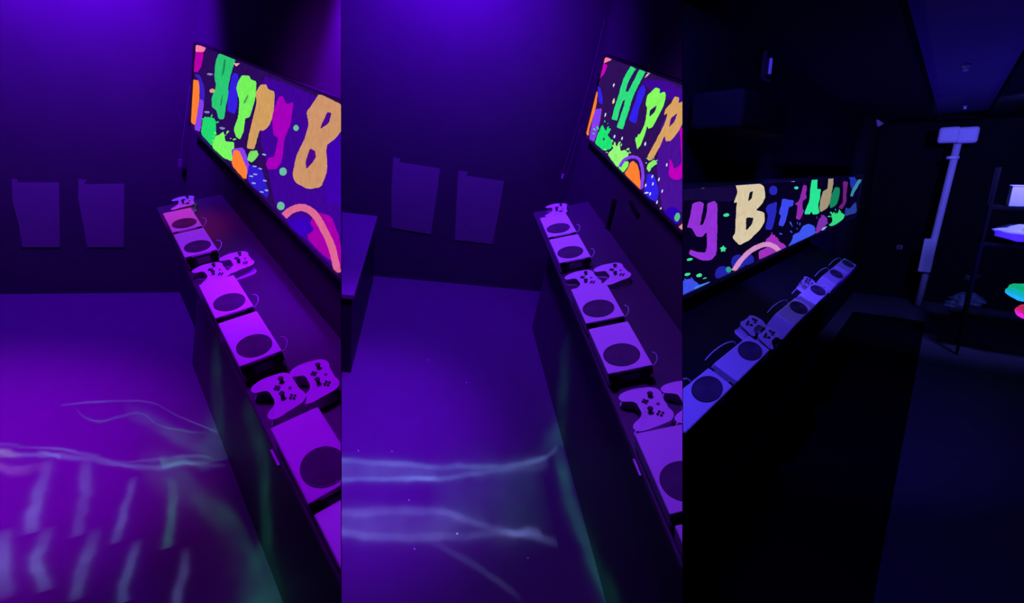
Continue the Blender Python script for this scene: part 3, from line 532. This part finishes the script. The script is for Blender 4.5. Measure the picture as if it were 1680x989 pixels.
# ---------------------------------------------------------------- laser projectors: lamps whose beam carries a web of curves
def laser(n, pos, energy, curves):
    d = bpy.data.lights.new('laser_projector', 'SPOT'); d.energy = energy; d.color = (1,1,1); d.spot_size = 2.9; d.spot_blend = .1; d.shadow_soft_size = 0
    o = bpy.data.objects.new('laser_projector', d); COL.objects.link(o); o.matrix_world = ROOM[n] @ Matrix.Translation(pos)
    d.use_nodes = True; nt = d.node_tree; N = nt.nodes; em = N['Emission']
    def math_(op, x, y=None, clamp=False):
        nd = N.new('ShaderNodeMath'); nd.operation = op; nd.use_clamp = clamp
        for i, v in enumerate((x, y)):
            if v is None: continue
            if isinstance(v, (int, float)): nd.inputs[i].default_value = v
            else: nt.links.new(v, nd.inputs[i])
        return nd.outputs[0]
    tc = N.new('ShaderNodeTexCoord'); sp = N.new('ShaderNodeSeparateXYZ'); nt.links.new(tc.outputs['Normal'], sp.inputs[0])
    az = math_('MULTIPLY', sp.outputs[2], -1); az = math_('ABSOLUTE', az); az = math_('MAXIMUM', az, .02)
    sgn = LASER_SIGN
    A = math_('DIVIDE', math_('MULTIPLY', sp.outputs[0], sgn), az); Bv = math_('DIVIDE', math_('MULTIPLY', sp.outputs[1], sgn), az)
    cb = N.new('ShaderNodeCombineXYZ'); nt.links.new(A, cb.inputs[0]); nt.links.new(Bv, cb.inputs[1])
    nz = N.new('ShaderNodeTexNoise'); nz.inputs['Scale'].default_value = 14; nz.inputs['Detail'].default_value = 4; nt.links.new(cb.outputs[0], nz.inputs['Vector'])
    wob = math_('MULTIPLY', math_('SUBTRACT', nz.outputs['Fac'], .5), .035)
    nz2 = N.new('ShaderNodeTexNoise'); nz2.inputs['Scale'].default_value = 9; nz2.inputs['Detail'].default_value = 3; nt.links.new(cb.outputs[0], nz2.inputs['Vector'])
    mr = N.new('ShaderNodeMapRange'); mr.inputs['From Min'].default_value = .3; mr.inputs['From Max'].default_value = .7; mr.inputs['To Min'].default_value = .35; mr.inputs['To Max'].default_value = 1.5
    nt.links.new(nz2.outputs['Fac'], mr.inputs['Value'])
    def fcurve(src, xs, ys, lo, hi):
        nd = N.new('ShaderNodeFloatCurve'); cv = nd.mapping.curves[0]; P = sorted(zip(xs, ys))
        while len(cv.points) < len(P): cv.points.new(.5, .5)
        for pnt, (x, y) in zip(cv.points, P): pnt.location = (x, (y-lo)/(hi-lo))
        nd.mapping.use_clip = False; nd.mapping.update(); nt.links.new(src, nd.inputs['Value']); return nd.outputs[0]
    total = None
    L3 = np.array(pos)
    for axis, plane, pts, width, col, wb in curves:
        P = []
        for (px, py, amp) in pts:
            q = cast(n, px, py, plane[0], plane[1]); v = q-L3; P.append((v[0]/-v[2], v[1]/-v[2], amp))
        main = A if axis == 'x' else Bv; cross = Bv if axis == 'x' else A; mi = 0 if axis == 'x' else 1
        ms = [p[mi] for p in P]; cs = [p[1-mi] for p in P]; lo, hi = min(ms), max(ms); cl, ch = min(cs)-.05, max(cs)+.05
        u = math_('DIVIDE', math_('SUBTRACT', main, lo), hi-lo)
        us = [(m_-lo)/(hi-lo) for m_ in ms]
        cc_ = fcurve(u, us, cs, cl, ch); cc_ = math_('ADD', math_('MULTIPLY', cc_, ch-cl), cl)
        am = fcurve(u, us, [p[2] for p in P], 0, 1)
        inside = math_('MULTIPLY', math_('GREATER_THAN', u, 0), math_('LESS_THAN', u, 1))
        am = math_('MULTIPLY', math_('MAXIMUM', am, 0), inside)
        dd = math_('DIVIDE', math_('SUBTRACT', math_('ADD', cross, math_('MULTIPLY', wob, wb)), cc_), width)
        g_ = math_('DIVIDE', 1, math_('ADD', 1, math_('MULTIPLY', math_('MULTIPLY', dd, dd), math_('MULTIPLY', dd, dd))))
        val = math_('MULTIPLY', math_('MULTIPLY', g_, am), mr.outputs[0])
        vm = N.new('ShaderNodeVectorMath'); vm.operation = 'SCALE'; vm.inputs[0].default_value = col; nt.links.new(val, vm.inputs['Scale'])
        if total is None: total = vm.outputs[0]
        else:
            ad = N.new('ShaderNodeVectorMath'); ad.operation = 'ADD'; nt.links.new(total, ad.inputs[0]); nt.links.new(vm.outputs[0], ad.inputs[1]); total = ad.outputs[0]
    nt.links.new(total, em.inputs['Color']); em.inputs['Strength'].default_value = 1
    return o
LASER_SIGN = 1
CY = (.20,.40,.75); GR = (.02,.50,.22); WV = (.26,.34,.8)
fl = (2, FLOOR[2]); pn = (0, XB[2])
laser(2, (-.85, 1.2, 1.3), 560, [
 ('x', fl, [(540,754,.7),(600,757,.7),(680,763,.55),(760,765,.45),(840,763,.5),(880,754,.6),(905,742,.5),(914,730,0)], 0.0072, CY, .5),
 ('x', fl, [(540,787,.6),(620,785,.6),(690,785,1),(730,784,.7),(780,776,.4),(850,768,.2),(870,765,0)], 0.0060, CY, .5),
 ('x', fl, [(540,772,.4),(620,772,.4),(700,774,.3),(780,772,.2),(860,764,.3),(900,752,0)], 0.0210, CY, 1),
 ('x', fl, [(540,842,.35),(640,837,.4),(700,836,.35),(760,849,.35),(820,868,.3),(860,876,.4),(915,888,0)], 0.0084, WV, .7),
 ('x', fl, [(540,866,.4),(600,878,.35),(700,880,.3),(780,877,.3),(850,873,.4),(890,874,0)], 0.0084, WV, .7),
 ('x', fl, [(540,855,.25),(620,857,.25),(720,860,.2),(800,866,.15),(850,870,0)], 0.0300, WV, 1),
 ('x', fl, [(700,800,0),(760,812,.10),(850,815,.14),(900,810,0)], 0.0720, GR, 1),
 ('y', fl, [(914,738,0),(922,765,.4),(934,820,.35),(958,880,.35),(983,945,.45),(1010,1000,.5),(1040,1090,0)], 0.0132, GR, .5),
 ('y', pn, [(928,545,0),(925,600,.25),(921,680,.35),(917,730,.3),(914,775,0)], 0.0260, GR, 1),
 ('x', fl, [(690,880,0),(760,915,.14),(820,955,.14),(860,989,0)], 0.0072, WV, .5),
])
fl = (2, FLOOR[1]); pn = (0, XB[1])
laser(1, (-.9, .9, 1.1), 620, [
 ('x', fl, [(98,664,0),(140,660,.5),(200,657,.45),(240,658,.45),(290,680,.45),(350,706,.5),(358,709,0)], 0.0034, CY, .4),
 ('x', fl, [(125,668,0),(160,690,.4),(200,682,.3),(228,677,.3),(262,697,.5),(300,706,.4),(345,712,0)], 0.0042, GR, .8),
 ('x', fl, [(200,670,0),(240,685,.2),(300,720,.25),(345,735,0)], 0.0360, GR, 1),
 ('x', fl, [(-10,738,.7),(30,745,.7),(90,748,.6),(150,752,.4),(200,762,.6),(240,766,.3),(290,760,.9),(330,762,.5),(372,758,0)], 0.0067, CY, 1.2),
 ('x', fl, [(-10,728,.5),(40,732,.4),(90,736,.7),(140,745,.3),(200,757,.2),(260,752,.3),(320,748,.6),(350,752,0)], 0.0050, CY, 1),
 ('x', fl, [(-10,760,.5),(30,770,.5),(60,768,.2),(100,765,0)], 0.0126, (.7,.35,.7), 1.5),
 ('y', fl, [(76,752,0),(72,785,0.52),(64,810,0.60),(54,850,0.60),(50,875,0)], 0.0085, CY, .6),
 ('y', fl, [(143,748,0),(141,790,0.45),(136,830,0.45),(129,862,0.68),(126,880,0)], 0.0085, CY, .6),
 ('y', fl, [(218,780,0),(212,810,0.45),(203,845,0.60),(193,870,0.52),(188,892,0)], 0.0066, CY, .6),
 ('y', fl, [(279,780,0),(285,810,0.38),(283,850,0.45),(276,880,0.45),(272,900,0)], 0.0073, GR, .6),
 ('y', fl, [(8,865,0),(7,900,0.45),(6,940,0.45),(6,985,0)], 0.0091, CY, .6),
 ('y', fl, [(76,862,0),(68,895,0.45),(62,920,0.60),(66,945,0.60),(74,970,0)], 0.0085, CY, .6),
 ('y', fl, [(158,862,0),(150,895,0.45),(138,930,0.60),(130,960,0.45),(128,985,0)], 0.0085, CY, .6),
 ('y', fl, [(226,882,0),(216,920,0.45),(205,950,0.52),(200,989,0.60)], 0.0078, CY, .6),
 ('y', fl, [(302,895,0),(300,930,0.30),(292,975,0.38),(288,995,0.30)], 0.0078, WV, .6),
 ('x', fl, [(262,756,0),(280,758,.9),(300,757,1),(325,762,.4),(345,764,0)], .012, GR, 1.5),
 ('x', fl, [(-10,745,.6),(10,742,.9),(25,744,.5),(40,748,0)], .008, (.7,.6,.4), 1.5),
 ('x', fl, [(60,742,0),(85,746,.8),(100,750,0)], .006, CY, 1),
 ('x', fl, [(225,765,0),(300,790,.22),(340,830,.25),(400,880,.2),(430,930,0)], 0.0600, GR, 1.5),
 ('y', pn, [(352,545,0),(354,600,.3),(358,680,.4),(362,755,.5),(366,775,0)], 0.0300, GR, .8),
 ('y', pn, [(398,655,0),(420,715,.35),(432,770,.4),(436,850,.5),(440,930,.5),(452,1000,.4),(475,1090,0)], 0.0300, GR, .8),
])
# ---------------------------------------------------------------- trim everything at the partition boards
bpy.context.view_layer.update()
cmi = cam.matrix_world.inverted()
def trim(o, n):
    mw = o.matrix_world; planes = []
    for x, keep in {1: ((560, -1),), 2: ((560, 1), (1120, -1)), 3: ((1120, 1),)}[n]:
        u = (x-PX)/F; nrm = Vector((1, 0, u)).normalized()*keep      # inside: nrm.p > .0009
        planes.append((nrm, .0009))
    planes.append((Vector((0, 0, -1)), .12))
    T = cmi @ mw; pts = [T @ v.co for v in o.data.vertices]
    cut = []
    for nrm, off in planes:
        dd = [nrm.dot(p)-off for p in pts]
        if max(dd) <= 0: return 'out'
        if min(dd) < 0: cut.append((nrm, off))
    if not cut: return 'in'
    if o.data.users > 1: o.data = o.data.copy()
    bm = bmesh.new(); bm.from_mesh(o.data); solid = all(e_.is_manifold for e_ in bm.edges)
    R3 = T.to_3x3(); Ti = T.inverted()
    for nrm, off in cut:
        co = Ti @ (nrm*off); no = (R3.transposed() @ nrm).normalized()
        res = bmesh.ops.bisect_plane(bm, geom=bm.verts[:]+bm.edges[:]+bm.faces[:], plane_co=co, plane_no=-no, clear_outer=True, dist=1e-6)
        if solid:
            ed = [e_ for e_ in bm.edges if e_.is_boundary]
            if ed: bmesh.ops.holes_fill(bm, edges=ed, sides=0)
    ok = len(bm.faces) > 0; bm.to_mesh(o.data); bm.free()
    return 'in' if ok else 'out'
gone = []
for o in list(bpy.data.objects):
    n = BAY.get(o.name, 0)
    if o.type == 'MESH' and n and trim(o, n) == 'out': gone.append(o)
for o in gone:
    for ch in list(o.children): ch.parent = o.parent
    bpy.data.objects.remove(o)
for o in list(bpy.data.objects):
    if o.type == 'EMPTY' and not o.children: bpy.data.objects.remove(o)
